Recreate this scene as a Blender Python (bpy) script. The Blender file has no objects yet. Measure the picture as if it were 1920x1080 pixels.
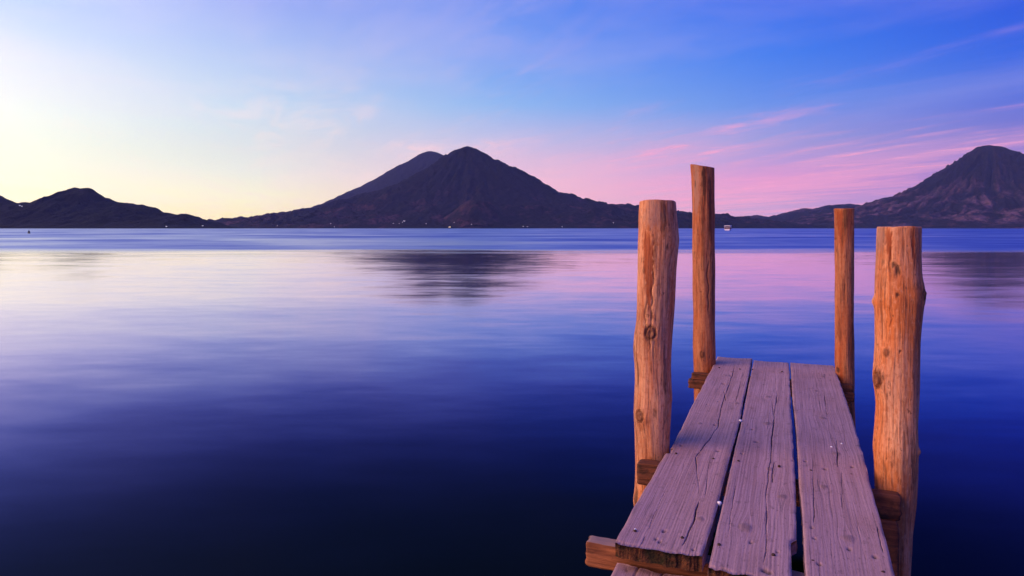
import bpy, math, random
import numpy as np
from math import radians as R, sin, cos, tan, atan, atan2, pi
random.seed(7)
sc = bpy.context.scene
COL = sc.collection
F = 1280.0          # focal length in photograph pixels (24 mm on a 36 mm frame, 1920 wide)
HZ = 428.0          # row of the horizon
WATER = -1.75       # lake level; the camera is the origin of heights
YAW = R(22.0)       # bearing of the pier

# ------------------------------------------------------------------ camera
cam = bpy.data.cameras.new('camera'); camo = bpy.data.objects.new('camera', cam); COL.objects.link(camo)
cam.sensor_width = 36.0; cam.lens = 24.0
cam.clip_start = 0.05; cam.clip_end = 200000
cam.shift_y = -(540.0 - HZ) / 1920.0
camo.location = (0, 0, 0); camo.rotation_euler = (R(90), 0, 0)
sc.camera = camo
sc.view_settings.view_transform = 'Standard'; sc.view_settings.look = 'None'
sc.view_settings.exposure = 0.0; sc.view_settings.gamma = 1.0
sc.render.engine = 'CYCLES'
sc.cycles.use_denoising = True
sc.cycles.max_bounces = 6
sc.cycles.sample_clamp_indirect = 8.0
sc.cycles.volume_bounces = 0

def s2l(c):
    out = []
    for v in c:
        v = v / 255.0
        out.append(v / 12.92 if v <= 0.04045 else ((v + 0.055) / 1.055) ** 2.4)
    return (out[0], out[1], out[2], 1.0)

# ------------------------------------------------------------------ node helper
class NT:
    def __init__(s, tree): s.t = tree; s.t.nodes.clear()
    def n(s, kind, **kw):
        nd = s.t.nodes.new(kind)
        for k, v in kw.items(): setattr(nd, k, v)
        return nd
    def put(s, sock, v):
        if hasattr(v, 'default_value') or hasattr(v, 'is_output'): s.t.links.new(v, sock)
        else: sock.default_value = v
    def m(s, op, a, b=0.0, c=0.0, clamp=False):
        nd = s.n('ShaderNodeMath', operation=op, use_clamp=clamp)
        s.put(nd.inputs[0], a); s.put(nd.inputs[1], b); s.put(nd.inputs[2], c); return nd.outputs[0]
    def vm(s, op, a, b=(0, 0, 0)):
        nd = s.n('ShaderNodeVectorMath', operation=op)
        s.put(nd.inputs[0], a); s.put(nd.inputs[1], b)
        return nd.outputs['Value'] if op in ('DOT_PRODUCT', 'LENGTH', 'DISTANCE') else nd.outputs[0]
    def mr(s, v, a, b, c=0.0, d=1.0, smooth=False):
        nd = s.n('ShaderNodeMapRange', interpolation_type='SMOOTHSTEP' if smooth else 'LINEAR')
        for i, q in enumerate((v, a, b, c, d)): s.put(nd.inputs[i], q)
        return nd.outputs[0]
    def mix(s, f, a, b, mode='MIX'):
        nd = s.n('ShaderNodeMix', data_type='RGBA', blend_type=mode)
        s.put(nd.inputs[0], f); s.put(nd.inputs[6], a); s.put(nd.inputs[7], b); return nd.outputs[2]
    def noise(s, vec, scale, detail=3, rough=0.55, dist=0.0, col=False):
        nd = s.n('ShaderNodeTexNoise')
        s.put(nd.inputs['Vector'], vec); nd.inputs['Scale'].default_value = scale
        nd.inputs['Detail'].default_value = detail; nd.inputs['Roughness'].default_value = rough
        nd.inputs['Distortion'].default_value = dist
        return nd.outputs['Color' if col else 'Fac']
    def sep(s, v):
        nd = s.n('ShaderNodeSeparateXYZ'); s.put(nd.inputs[0], v); return nd.outputs
    def comb(s, x, y, z):
        nd = s.n('ShaderNodeCombineXYZ')
        s.put(nd.inputs[0], x); s.put(nd.inputs[1], y); s.put(nd.inputs[2], z); return nd.outputs[0]
    def ramp(s, fac, stops, interp='LINEAR'):
        nd = s.n('ShaderNodeValToRGB'); cr = nd.color_ramp; cr.interpolation = interp
        while len(cr.elements) > 1: cr.elements.remove(cr.elements[-1])
        cr.elements[0].position = stops[0][0]; cr.elements[0].color = stops[0][1]
        for p, c in stops[1:]:
            e = cr.elements.new(p); e.color = c
        s.put(nd.inputs[0], fac); return nd.outputs[0]
    def attr(s, name):
        nd = s.n('ShaderNodeAttribute', attribute_name=name); return nd.outputs['Fac']

# ------------------------------------------------------------------ sky (dusk: afterglow to the west, pink cirrus opposite)
SUN_AZ = -62.0
world = bpy.data.worlds.new('World'); sc.world = world; world.use_nodes = True
w = NT(world.node_tree)
gen = w.n('ShaderNodeTexCoord').outputs['Generated']
dx, dy, dz = w.sep(gen)[0:3]
zc = w.m('MAXIMUM', dz, 0.0)
el = w.m('DIVIDE', w.m('ARCSINE', zc), pi / 2)
hl = w.m('MAXIMUM', w.m('SQRT', w.m('ADD', w.m('MULTIPLY', dx, dx), w.m('MULTIPLY', dy, dy))), 1e-4)
cs = w.m('DIVIDE', w.m('ADD', w.m('MULTIPLY', dx, sin(R(SUN_AZ))), w.m('MULTIPLY', dy, cos(R(SUN_AZ)))), hl)
rel = w.m('MULTIPLY', w.m('ARCCOSINE', w.m('MINIMUM', w.m('MAXIMUM', cs, -0.9999), 0.9999)), 180 / pi)
# colours read down five bearings of the photograph (picture row, sRGB)
cols = {
 0:    [(428, (255, 236, 196)), (350, (252, 246, 222)), (300, (240, 246, 232)), (200, (232, 238, 241)), (100, (218, 224, 241)), (0, (182, 202, 246))],
 475:  [(428, (255, 232, 176)), (405, (252, 238, 194)), (370, (249, 245, 222)), (320, (233, 236, 240)), (260, (213, 226, 242)), (200, (196, 218, 247)), (100, (176, 198, 247)), (0, (152, 172, 246))],
 960:  [(428, (250, 186, 196)), (350, (242, 194, 222)), (300, (222, 192, 232)), (260, (190, 190, 240)), (200, (140, 182, 247)), (100, (98, 152, 246)), (0, (76, 134, 242))],
 1440: [(428, (176, 158, 220)), (385, (202, 160, 220)), (340, (222, 152, 218)), (300, (186, 154, 226)), (260, (150, 154, 230)), (200, (100, 144, 240)), (100, (62, 124, 242)), (0, (48, 108, 238))],
 1900: [(428, (150, 124, 212)), (300, (150, 124, 212)), (250, (124, 120, 214)), (200, (94, 112, 222)), (150, (66, 110, 229)), (100, (44, 100, 231)), (0, (30, 86, 225))],
}
ZEN = s2l((34, 74, 205))
def column(px):
    az = atan((px - 960) / F); st = []
    for row, c in cols[px]:
        e = math.degrees(atan((HZ - row) / F * cos(az))); st.append((max(e, 0) / 90, s2l(c)))
    top = st[-1][1]
    st.append((0.36, tuple(0.55 * a + 0.45 * b for a, b in zip(top, ZEN))))
    st.append((0.62, tuple(0.2 * a + 0.8 * b for a, b in zip(top, ZEN)))); st.append((1.0, ZEN))
    return st
def relof(px): return math.degrees(atan((px - 960) / F)) - SUN_AZ
sunside = [(0.0, s2l((255, 226, 170))), (0.05, s2l((255, 240, 205))), (0.12, s2l((244, 242, 228))), (0.24, s2l((200, 212, 244))), (0.36, s2l((120, 150, 240))), (0.62, s2l((55, 96, 215))), (1.0, ZEN)]
antisun = [(0.0, s2l((120, 112, 190))), (0.06, s2l((150, 122, 205))), (0.12, s2l((104, 112, 214))), (0.25, s2l((52, 92, 216))), (0.6, ZEN), (1.0, ZEN)]
cur = w.ramp(el, sunside)
prev = 0.0
for px in (0, 475, 960, 1440, 1900):
    cur = w.mix(w.mr(rel, prev, relof(px)), cur, w.ramp(el, column(px))); prev = relof(px)
cur = w.mix(w.mr(rel, prev, 175, smooth=True), cur, w.ramp(el, antisun))
# high thin cirrus: streaks on a flat layer, drawn out along one wind direction
zz = w.m('ADD', zc, 0.012)
Px = w.m('DIVIDE', dx, zz); Py = w.m('DIVIDE', dy, zz)
al = w.m('ADD', w.m('MULTIPLY', Px, -0.322), w.m('MULTIPLY', Py, 0.947))
pe = w.m('ADD', w.m('MULTIPLY', Px, 0.947), w.m('MULTIPLY', Py, 0.322))
c1 = w.noise(w.comb(w.m('MULTIPLY', al, 0.22), w.m('MULTIPLY', pe, 0.8), 12.4), 1.0, 7, 0.60, 0.5)
c2 = w.noise(w.comb(w.m('MULTIPLY', al, 0.95), w.m('MULTIPLY', pe, 2.4), 6.2), 1.0, 8, 0.66, 0.8)
c3 = w.noise(w.comb(w.m('MULTIPLY', al, 0.10), w.m('MULTIPLY', pe, 0.22), 9.1), 1.0, 2, 0.5)
dens = w.m('MULTIPLY', w.mr(c1, w.mr(el, 0.02, 0.12, 0.36, 0.47), w.mr(el, 0.02, 0.12, 0.62, 0.72), smooth=True), w.m('MAXIMUM', w.mr(c2, 0.34, 0.68, smooth=True), w.mr(el, 0.05, 0.11, 0.55, 0.0)))
dens = w.m('MULTIPLY', dens, w.m('MAXIMUM', w.mr(c3, 0.38, 0.58, smooth=True), w.mr(el, 0.03, 0.12, 0.9, 0.0)))
veil = w.m('MULTIPLY', w.mr(w.noise(w.comb(w.m('MULTIPLY', al, 0.33), w.m('MULTIPLY', pe, 0.55), 21.0), 1.0, 6, 0.6, 0.4), 0.40, 0.70, smooth=True), w.mr(rel, 20, 75, 0.30, 0.22))
cur = w.mix(w.m('MULTIPLY', veil, w.mr(el, 0.05, 0.12)), cur, w.mix(w.mr(rel, 35, 80), s2l((236, 220, 246)), s2l((196, 178, 240))))
low = w.mr(el, 0.07, 0.15, 1.0, 0.25)
dens = w.m('MULTIPLY', dens, w.m('MULTIPLY', low, w.mr(el, 0.35, 0.8, 1.0, 0.2)))
ccol = w.mix(w.mr(rel, 46, 74), s2l((250, 232, 240)), s2l((250, 168, 214)))
ccol = w.mix(w.mr(el, 0.09, 0.20), ccol, w.mix(w.mr(rel, 35, 70), s2l((232, 218, 244)), s2l((206, 176, 238))))
dens = w.m('MULTIPLY', dens, w.mr(rel, 30, 62, 0.45, 1.0))
cur = w.mix(w.m('MULTIPLY', dens, 0.95, clamp=True), cur, ccol)
bg = w.n('ShaderNodeBackground'); w.put(bg.inputs[0], cur)
w.put(bg.inputs[1], w.mr(rel, 0, 50, 1.55, 1.05, smooth=True))
w.t.links.new(bg.outputs[0], w.n('ShaderNodeOutputWorld').inputs[0])

# afterglow of the sun that has just gone: low, warm, very soft
sun = bpy.data.lights.new('sun', 'SUN'); suno = bpy.data.objects.new('sun', sun); COL.objects.link(suno)
sun.energy = 3.4; sun.angle = R(56); sun.color = (1.0, 0.55, 0.28)
LA, LE = R(-105), R(27)
d = (-sin(LA) * cos(LE), -cos(LA) * cos(LE), -sin(LE))
from mathutils import Vector
suno.rotation_euler = Vector(d).to_track_quat('-Z', 'Y').to_euler()
suno.location = (-20, 5, 20)

# ------------------------------------------------------------------ numpy noise
def _hash(ix, iy, seed):
    h = (ix.astype(np.int64) * 374761393 + iy.astype(np.int64) * 668265263 + seed * 974634577) & 0xffffffff
    h = ((h ^ (h >> 13)) * 1274126177) & 0xffffffff
    return (h ^ (h >> 16)) & 0xffffffff
def gnoise(x, y, seed=0):
    x, y = np.broadcast_arrays(np.asarray(x, float), np.asarray(y, float))
    ix = np.floor(x); iy = np.floor(y); fx = x - ix; fy = y - iy
    u = fx * fx * fx * (fx * (fx * 6 - 15) + 10); v = fy * fy * fy * (fy * (fy * 6 - 15) + 10)
    def g(ox, oy):
        a = _hash(ix + ox, iy + oy, seed) / 4294967296.0 * 2 * pi
        return np.cos(a) * (fx - ox) + np.sin(a) * (fy - oy)
    a = g(0, 0); b = g(1, 0); c = g(0, 1); e = g(1, 1)
    return 1.5 * ((a * (1 - u) + b * u) * (1 - v) + (c * (1 - u) + e * u) * v)
def fbm(x, y, o=4, seed=0, gain=0.5):
    t = 0; a = 1.0; f = 1.0
    for i in range(o):
        t = t + a * gnoise(x * f, y * f, seed + i * 17); a *= gain; f *= 2.03
    return t
def ridged(x, y, o=4, seed=0, gain=0.5):
    t = 0; a = 1.0; f = 1.0; n = 0
    for i in range(o):
        t = t + a * (1 - np.abs(gnoise(x * f, y * f, seed + i * 31))); n += a; a *= gain; f *= 2.05
    return t / n
def sstep(x, a, b):
    t = np.clip((x - a) / (b - a), 0, 1); return t * t * (3 - 2 * t)

# ------------------------------------------------------------------ object helpers
def tag(o, label=None, cat=None, group=None, kind=None):
    if label: o['label'] = label
    if cat: o['category'] = cat
    if group: o['group'] = group
    if kind: o['kind'] = kind
    return o
def empty(name, loc, rz=0.0):
    o = bpy.data.objects.new(name, None); COL.objects.link(o)
    o.location = loc; o.rotation_euler = (0, 0, rz); o.empty_display_size = 0.3; return o
def link(name, me, mat, parent=None, loc=(0, 0, 0), rot=(0, 0, 0)):
    o = bpy.data.objects.new(name, me); COL.objects.link(o)
    for m_ in (mat if isinstance(mat, (list, tuple)) else [mat]):
        if m_.name not in [x.name for x in me.materials]: me.materials.append(m_)
    o.parent = parent; o.location = loc; o.rotation_euler = rot; return o
def mesh(name, verts, faces, smooth=True, attrs=None, midx=None):
    me = bpy.data.meshes.new(name)
    verts = np.asarray(verts, dtype=np.float32); me.from_pydata(verts.tolist(), [], faces if isinstance(faces, list) else faces.tolist())
    if attrs:
        for k, a in attrs.items():
            at = me.attributes.new(k, 'FLOAT', 'POINT'); at.data.foreach_set('value', np.asarray(a, dtype=np.float32))
    if smooth: me.polygons.foreach_set('use_smooth', [True] * len(me.polygons))
    if midx is not None: me.polygons.foreach_set('material_index', np.asarray(midx, dtype=np.int32))
    me.update(); return me
def gridfaces(nu, nv, wrap=False, off=0):
    i = np.arange(nu - 1)[:, None]; j = np.arange(nv if wrap else nv - 1)[None, :]
    j2 = (j + 1) % nv
    a = i * nv + j; b = i * nv + j2; c = (i + 1) * nv + j2; e = (i + 1) * nv + j
    return np.stack([np.broadcast_to(q, a.shape).ravel() for q in (a, b, c, e)], 1) + off
class MB:
    def __init__(s): s.v = []; s.f = []
    def box(s, a, b, tx=0.0, ty=0.0):
        (x0, y0, z0), (x1, y1, z1) = a, b; o = len(s.v)
        s.v += [(x0, y0, z0), (x1, y0, z0), (x1, y1, z0), (x0, y1, z0), (x0 + tx, y0 + ty, z1), (x1 - tx, y0 + ty, z1), (x1 - tx, y1 - ty, z1), (x0 + tx, y1 - ty, z1)]
        s.f += [[o + q for q in f] for f in ([0, 3, 2, 1], [4, 5, 6, 7], [0, 1, 5, 4], [1, 2, 6, 5], [2, 3, 7, 6], [3, 0, 4, 7])]; return s
    def loft(s, rings, cap=True):
        o = len(s.v); n = len(rings[0])
        for r in rings: s.v += [tuple(p) for p in r]
        for i in range(len(rings) - 1):
            for j in range(n):
                k = (j + 1) % n; s.f.append([o + i * n + j, o + i * n + k, o + (i + 1) * n + k, o + (i + 1) * n + j])
        if cap:
            s.f.append([o + j for j in range(n)][::-1]); s.f.append([o + (len(rings) - 1) * n + j for j in range(n)])
        return s
    def mesh(s, name, smooth=False): return mesh(name, s.v, s.f, smooth)

# ------------------------------------------------------------------ materials
MATS = {}
def mat(name):
    m_ = bpy.data.materials.new(name); m_.use_nodes = True; MATS[name] = m_; return NT(m_.node_tree), m_
def out(t, sh, vol=False): t.t.links.new(sh, t.n('ShaderNodeOutputMaterial').inputs[1 if vol else 0])
def principled(t, col, rough=0.6, normal=None, spec=0.5, emit=None, es=0.0):
    p = t.n('ShaderNodeBsdfPrincipled')
    t.put(p.inputs['Base Color'], col); t.put(p.inputs['Roughness'], rough); p.inputs['Specular IOR Level'].default_value = spec
    if normal is not None: t.put(p.inputs['Normal'], normal)
    if emit is not None: t.put(p.inputs['Emission Color'], emit); p.inputs['Emission Strength'].default_value = es
    out(t, p.outputs[0]); return p
def simple(name, col, rough=0.6, var=0.15, scale=6.0, spec=0.4, emit=None, es=0.0):
    t, m_ = mat(name); o = t.n('ShaderNodeTexCoord').outputs['Object']
    n = t.noise(o, scale, 4)
    c = t.mix(t.mr(n, 0.3, 0.7), tuple(v * (1 - var) for v in col[:3]) + (1,), tuple(min(1, v * (1 + var)) for v in col[:3]) + (1,))
    principled(t, c, rough, spec=spec, emit=emit, es=es); return m_
def bump(t, h, strength, dist):
    b = t.n('ShaderNodeBump'); b.inputs['Strength'].default_value = strength; b.inputs['Distance'].default_value = dist
    t.put(b.inputs['Height'], h); return b.outputs[0]

# lake
t, M_WATER = mat('lake_water')
pos = t.n('ShaderNodeNewGeometry').outputs['Position']
wx, wy, wz = t.sep(pos)[0:3]
edge = t.noise(t.comb(t.m('MULTIPLY', wx, 0.03), t.m('MULTIPLY', wy, 0.16), 0.0), 1.0, 5, 0.62)
yy = t.m('ADD', wy, t.m('MULTIPLY', t.m('SUBTRACT', edge, 0.5), 34.0))
breeze = t.mr(yy, 43, 67, smooth=True)                                     # wind-ruffled water begins some 55 m out
band = t.noise(t.comb(t.m('MULTIPLY', wx, 0.022), t.m('MULTIPLY', wy, 0.030), 4.0), 1.0, 6, 0.65)
ruff = t.m('MULTIPLY', breeze, t.mr(band, 0.33, 0.62, 0.45, 1.0, smooth=True))
n1 = t.noise(t.comb(t.m('MULTIPLY', wx, 0.34), t.m('MULTIPLY', wy, 0.95), 0.0), 1.0, 3, 0.5, 0.4, col=True)
n2 = t.noise(t.comb(t.m('MULTIPLY', wx, 0.06), t.m('MULTIPLY', wy, 0.21), 3.0), 1.0, 3, 0.5, col=True)
n3 = t.noise(t.comb(t.m('MULTIPLY', wx, 0.9), t.m('MULTIPLY', wy, 2.6), 8.0), 1.0, 3, 0.6, col=True)
def tilt(n, ax, ay):
    r, g, b = t.sep(n)[0:3]
    return t.m('MULTIPLY', t.m('SUBTRACT', r, 0.5), ax), t.m('MULTIPLY', t.m('SUBTRACT', g, 0.5), ay)
a1, b1 = tilt(n1, 0.022, 0.046); a2, b2 = tilt(n2, 0.010, 0.024); a3, b3 = tilt(n3, 0.10, 0.22)
nx = t.m('ADD', t.m('ADD', a1, a2), t.m('MULTIPLY', a3, t.m('ADD', ruff, 0.16))); ny = t.m('SUBTRACT', t.m('ADD', t.m('ADD', b1, b2), t.m('MULTIPLY', b3, t.m('ADD', ruff, 0.16))), 0.008)
nrm = t.vm('NORMALIZE', t.comb(nx, ny, 1.0))
rough = t.m('ADD', 0.120, t.m('MULTIPLY', ruff, 0.37))
fr = t.n('ShaderNodeFresnel'); fr.inputs['IOR'].default_value = 1.333; t.put(fr.inputs['Normal'], nrm)
refl = t.ramp(fr.outputs[0], [(0.02, (0.004, 0.005, 0.006, 1)), (0.085, (0.008, 0.010, 0.010, 1)), (0.16, (0.019, 0.021, 0.080, 1)), (0.25, (0.122, 0.118, 0.36, 1)), (0.37, (0.45, 0.41, 0.68, 1)), (0.55, (0.84, 0.74, 0.90, 1)), (0.78, (0.98, 0.91, 0.98, 1)), (1.0, (1, 1, 1, 1))], 'B_SPLINE')
refl = t.mix(t.m('MULTIPLY', ruff, 1.0, clamp=True), refl, (0.28, 0.30, 0.56, 1))      # wavelets turn their faces to the viewer: steeper mean angle
gl_ = t.n('ShaderNodeBsdfGlossy', distribution='BECKMANN'); t.put(gl_.inputs['Color'], refl); t.put(gl_.inputs['Roughness'], rough); t.put(gl_.inputs['Normal'], nrm)
df = t.n('ShaderNodeBsdfDiffuse'); df.inputs[0].default_value = (0.0008, 0.0030, 0.0014, 1)
ad = t.n('ShaderNodeAddShader'); t.t.links.new(gl_.outputs[0], ad.inputs[0]); t.t.links.new(df.outputs[0], ad.inputs[1])
out(t, ad.outputs[0])

# forested volcano slopes
def slope_mat(name, dark, mid, bare, bare_lo, bare_hi, top):
    t, m_ = mat(name)
    o = t.n('ShaderNodeNewGeometry').outputs['Position']; z = t.sep(o)[2]
    n1 = t.noise(o, 0.0022, 5, 0.62); n2 = t.noise(o, 0.012, 5, 0.65); n3 = t.noise(o, 0.0011, 3, 0.5)
    c = t.mix(t.mr(n2, 0.35, 0.68), dark + (1,), mid + (1,))
    b = t.m('MULTIPLY', t.mr(n1, bare_lo, bare_hi), t.mr(z, top * 0.55, top, 1.0, 0.0))
    b = t.m('MULTIPLY', b, t.mr(n2, 0.38, 0.58))
    b = t.m('ADD', b, t.m('MULTIPLY', t.attr('bare'), t.mr(n2, 0.25, 0.62)), clamp=True)
    c = t.mix(b, c, bare + (1,))
    principled(t, c, 0.95, bump(t, n2, 0.9, 60), 0.1); return m_
M_TOLI = slope_mat('volcano_forest', (0.003, 0.004, 0.007), (0.011, 0.011, 0.014), (0.088, 0.046, 0.060), 0.52, 0.68, 700)
M_SANP = slope_mat('volcano_dry_slopes', (0.003, 0.0035, 0.007), (0.011, 0.010, 0.014), (0.145, 0.080, 0.112), 0.52, 0.66, 760)
M_HILL = slope_mat('hill_forest', (0.004, 0.006, 0.007), (0.010, 0.012, 0.012), (0.04, 0.026, 0.024), 0.66, 0.85, 300)

# weathered deck boards (grain runs along local Y)
def deck_mat(name, pale, dark, warm):
    t, m_ = mat(name)
    o = t.n('ShaderNodeTexCoord').outputs['Object']
    rnd = t.n('ShaderNodeObjectInfo').outputs['Random']
    ox, oy, oz = t.sep(o)[0:3]
    ox2 = t.m('ADD', ox, t.m('MULTIPLY', rnd, 7.0))
    wv = t.noise(t.comb(t.m('MULTIPLY', ox2, 3.0), t.m('MULTIPLY', oy, 1.1), rnd), 1.0, 3)
    gx = t.m('ADD', ox2, t.m('MULTIPLY', t.m('SUBTRACT', wv, 0.5), 0.012))
    gx = t.m('ADD', gx, t.m('MULTIPLY', t.attr('swirl'), 1.0))
    fine = t.noise(t.comb(t.m('MULTIPLY', gx, 210), t.m('MULTIPLY', oy, 3.2), 0.0), 1.0, 5, 0.6)
    lines = t.noise(t.comb(t.m('MULTIPLY', gx, 170), t.m('MULTIPLY', oy, 0.7), 3.0), 1.0, 4, 0.55)
    blot = t.noise(t.comb(t.m('MULTIPLY', ox2, 7), t.m('MULTIPLY', oy, 3.4), 5.0), 1.0, 5, 0.6)
    fuzz = t.noise(t.comb(t.m('MULTIPLY', gx, 500), t.m('MULTIPLY', oy, 60), 0.0), 1.0, 3, 0.6)
    c = t.mix(t.mr(lines, 0.38, 0.58), dark, pale)
    c = t.mix(t.mr(blot, 0.46, 0.70, 0.0, 0.65), c, warm)
    c = t.mix(t.m('MULTIPLY', rnd, 0.45), c, warm)                                 # boards of differing age
    big = t.noise(t.comb(t.m('MULTIPLY', ox2, 2.2), t.m('MULTIPLY', oy, 1.3), 9.0), 1.0, 4, 0.6)
    c = t.mix(t.mr(big, 0.52, 0.70, 0.0, 0.40), c, (0.16, 0.095, 0.095, 1))          # damp, dirty patches
    blk = t.mr(fine, 0.34, 0.47, 0.62, 0.0)
    c = t.mix(blk, c, (0.060, 0.045, 0.040, 1))
    c = t.mix(t.mr(fuzz, 0.35, 0.7, 0.0, 0.28), c, tuple(min(1, v * 1.35) for v in pale[:3]) + (1,))
    c = t.mix(t.mr(t.noise(t.comb(t.m('MULTIPLY', ox2, 26), t.m('MULTIPLY', oy, 14), 1.0), 1.0, 3, 0.6), 0.60, 0.72, 0.0, 0.45), c, (0.09, 0.06, 0.05, 1))
    c = t.mix(t.mr(t.noise(t.comb(t.m('MULTIPLY', ox2, 150), t.m('MULTIPLY', oy, 38), 2.0), 1.0, 3, 0.6), 0.60, 0.70, 0.0, 0.55), c, (0.07, 0.042, 0.038, 1))
    c = t.mix(t.attr('knot'), c, (0.085, 0.048, 0.034, 1))
    c = t.mix(t.attr('stain'), c, (0.035, 0.024, 0.022, 1))
    h = t.m('MULTIPLY', fine, 0.8)
    h = t.m('ADD', h, t.m('MULTIPLY', fuzz, 0.35))
    principled(t, c, t.mr(blot, 0.3, 0.7, 0.72, 0.9), bump(t, h, 0.24, 0.003), 0.25); return m_
M_DECK = deck_mat('weathered_board', (0.50, 0.325, 0.345, 1), (0.25, 0.152, 0.162, 1), (0.32, 0.182, 0.172, 1))
t, M_END = mat('rotten_end_grain')
o = t.n('ShaderNodeTexCoord').outputs['Object']
n = t.noise(o, 45, 5, 0.65); n2 = t.noise(o, 9, 4)
c = t.mix(t.mr(n, 0.35, 0.65), (0.035, 0.022, 0.012, 1), (0.16, 0.060, 0.026, 1))
c = t.mix(t.mr(n2, 0.5, 0.62, 0.0, 0.8), c, (0.014, 0.020, 0.008, 1))
principled(t, c, 0.9, bump(t, n, 1.0, 0.02), 0.2)

# stripped log posts (grain runs along local Z)
def log_mat(name, tan_, pale, red, dark, amt):
    t, m_ = mat(name)
    o = t.n('ShaderNodeTexCoord').outputs['Object']
    rnd = t.n('ShaderNodeObjectInfo').outputs['Random']
    ox, oy, oz = t.sep(o)[0:3]
    off = t.m('MULTIPLY', rnd, 9.0)
    def nz(k, kz, de=4, ro=0.58, di=0.0): return t.noise(t.comb(t.m('MULTIPLY', t.m('ADD', ox, off), k), t.m('MULTIPLY', oy, k), t.m('MULTIPLY', t.m('ADD', oz, off), kz)), 1.0, de, ro, di)
    fib = nz(110, 4.5, 5); streak = nz(34, 1.7, 4, 0.6, 0.4); broad = nz(9, 2.0, 4); ring = nz(14, 26, 3); spot = nz(60, 34, 3)
    c = t.mix(t.mr(broad, 0.38, 0.60), tan_, pale)
    c = t.mix(t.mr(nz(60, 1.2, 4, 0.6), 0.56, 0.66, 0.0, 0.6), c, pale)
    c = t.mix(t.mr(streak, 0.50, 0.68, 0.0, amt), c, red)
    c = t.mix(t.mr(ring, 0.56, 0.70, 0.0, 0.35), c, red)
    c = t.mix(t.mr(streak, 0.34, 0.46, 0.65, 0.0), c, dark)
    c = t.mix(t.mr(nz(5, 1.3, 4, 0.6), 0.54, 0.68, 0.0, 0.5), c, (0.20, 0.075, 0.035, 1))
    c = t.mix(t.mr(fib, 0.33, 0.46, 0.5, 0.0), c, dark)
    mott = nz(85, 46, 4, 0.65); thin = nz(190, 9, 4, 0.6)
    c = t.mix(t.mr(mott, 0.52, 0.68, 0.0, 0.55), c, red)
    c = t.mix(t.mr(mott, 0.46, 0.32, 0.0, 0.5), c, pale)
    c = t.mix(t.mr(thin, 0.56, 0.68, 0.0, 0.65), c, dark)
    c = t.mix(t.mr(nz(26, 9, 5, 0.68), 0.60, 0.70, 0.0, 0.7), c, dark)
    c = t.mix(t.mr(spot, 0.64, 0.74, 0.0, 0.7), c, dark)
    c = t.mix(t.m('MULTIPLY', t.attr('red'), t.mr(fib, 0.25, 0.6, 0.5, 1.0)), c, (0.30, 0.062, 0.016, 1))
    c = t.mix(t.attr('grey'), c, (0.34, 0.23, 0.19, 1))
    c = t.mix(t.attr('knot'), c, (0.135, 0.050, 0.026, 1))
    c = t.mix(t.attr('dark'), c, (0.030, 0.014, 0.010, 1))
    h = t.m('ADD', t.m('ADD', fib, t.m('MULTIPLY', mott, 0.6)), t.m('MULTIPLY', streak, 0.8))
    principled(t, c, t.mr(broad, 0.3, 0.7, 0.55, 0.8), bump(t, h, 0.6, 0.006), 0.25); return m_
M_LOG = log_mat('stripped_log', (0.65, 0.205, 0.052, 1), (0.74, 0.38, 0.20, 1), (0.44, 0.110, 0.026, 1), (0.090, 0.034, 0.020, 1), 0.7)
M_LOGD = log_mat('aged_log', (0.47, 0.125, 0.032, 1), (0.50, 0.205, 0.090, 1), (0.32, 0.062, 0.014, 1), (0.070, 0.028, 0.018, 1), 0.8)
t, M_CUT = mat('sawn_log_top')
o = t.n('ShaderNodeTexCoord').outputs['Object']; ox, oy, oz = t.sep(o)[0:3]
rr = t.vm('LENGTH', t.comb(ox, oy, 0.0))
rg = t.m('SINE', t.m('ADD', t.m('MULTIPLY', rr, 900.0), t.m('MULTIPLY', t.noise(o, 12, 3), 9.0)))
c = t.mix(t.mr(rg, -1, 1), (0.26, 0.16, 0.11, 1), (0.42, 0.29, 0.21, 1))
c = t.mix(t.mr(t.noise(o, 22, 4), 0.5, 0.7), c, (0.12, 0.07, 0.05, 1))
principled(t, c, 0.85, bump(t, rg, 0.3, 0.002), 0.2)
# sawn bearer timber (grain along local X)
t, M_BEAM = mat('bearer_timber')
o = t.n('ShaderNodeTexCoord').outputs['Object']; ox, oy, oz = t.sep(o)[0:3]
g = t.noise(t.comb(t.m('MULTIPLY', ox, 5), t.m('MULTIPLY', oy, 70), t.m('MULTIPLY', oz, 70)), 1.0, 5, 0.6)
b = t.noise(o, 14, 5, 0.6)
c = t.mix(t.mr(g, 0.33, 0.66), (0.13, 0.042, 0.018, 1), (0.40, 0.145, 0.055, 1))
c = t.mix(t.mr(b, 0.54, 0.68, 0.0, 0.85), c, (0.030, 0.016, 0.010, 1))
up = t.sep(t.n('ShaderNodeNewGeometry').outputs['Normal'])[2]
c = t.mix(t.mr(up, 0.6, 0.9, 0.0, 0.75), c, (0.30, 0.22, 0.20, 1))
principled(t, c, 0.8, bump(t, t.m('ADD', g, b), 0.7, 0.008), 0.3)
t, M_BEAM_SHADED = mat('shaded_bearer_timber')  # darker copy of the bearer timber: the deck's shade painted into the colour
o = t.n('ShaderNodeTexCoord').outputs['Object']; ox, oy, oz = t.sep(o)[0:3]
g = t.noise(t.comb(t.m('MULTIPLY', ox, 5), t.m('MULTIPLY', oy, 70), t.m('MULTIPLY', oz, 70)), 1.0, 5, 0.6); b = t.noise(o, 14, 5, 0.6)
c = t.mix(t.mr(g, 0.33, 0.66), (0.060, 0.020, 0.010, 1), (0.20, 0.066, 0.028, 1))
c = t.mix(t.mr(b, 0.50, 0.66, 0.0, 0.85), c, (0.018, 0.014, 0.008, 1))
principled(t, c, 0.75, bump(t, t.m('ADD', g, b), 0.7, 0.008), 0.3)
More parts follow.
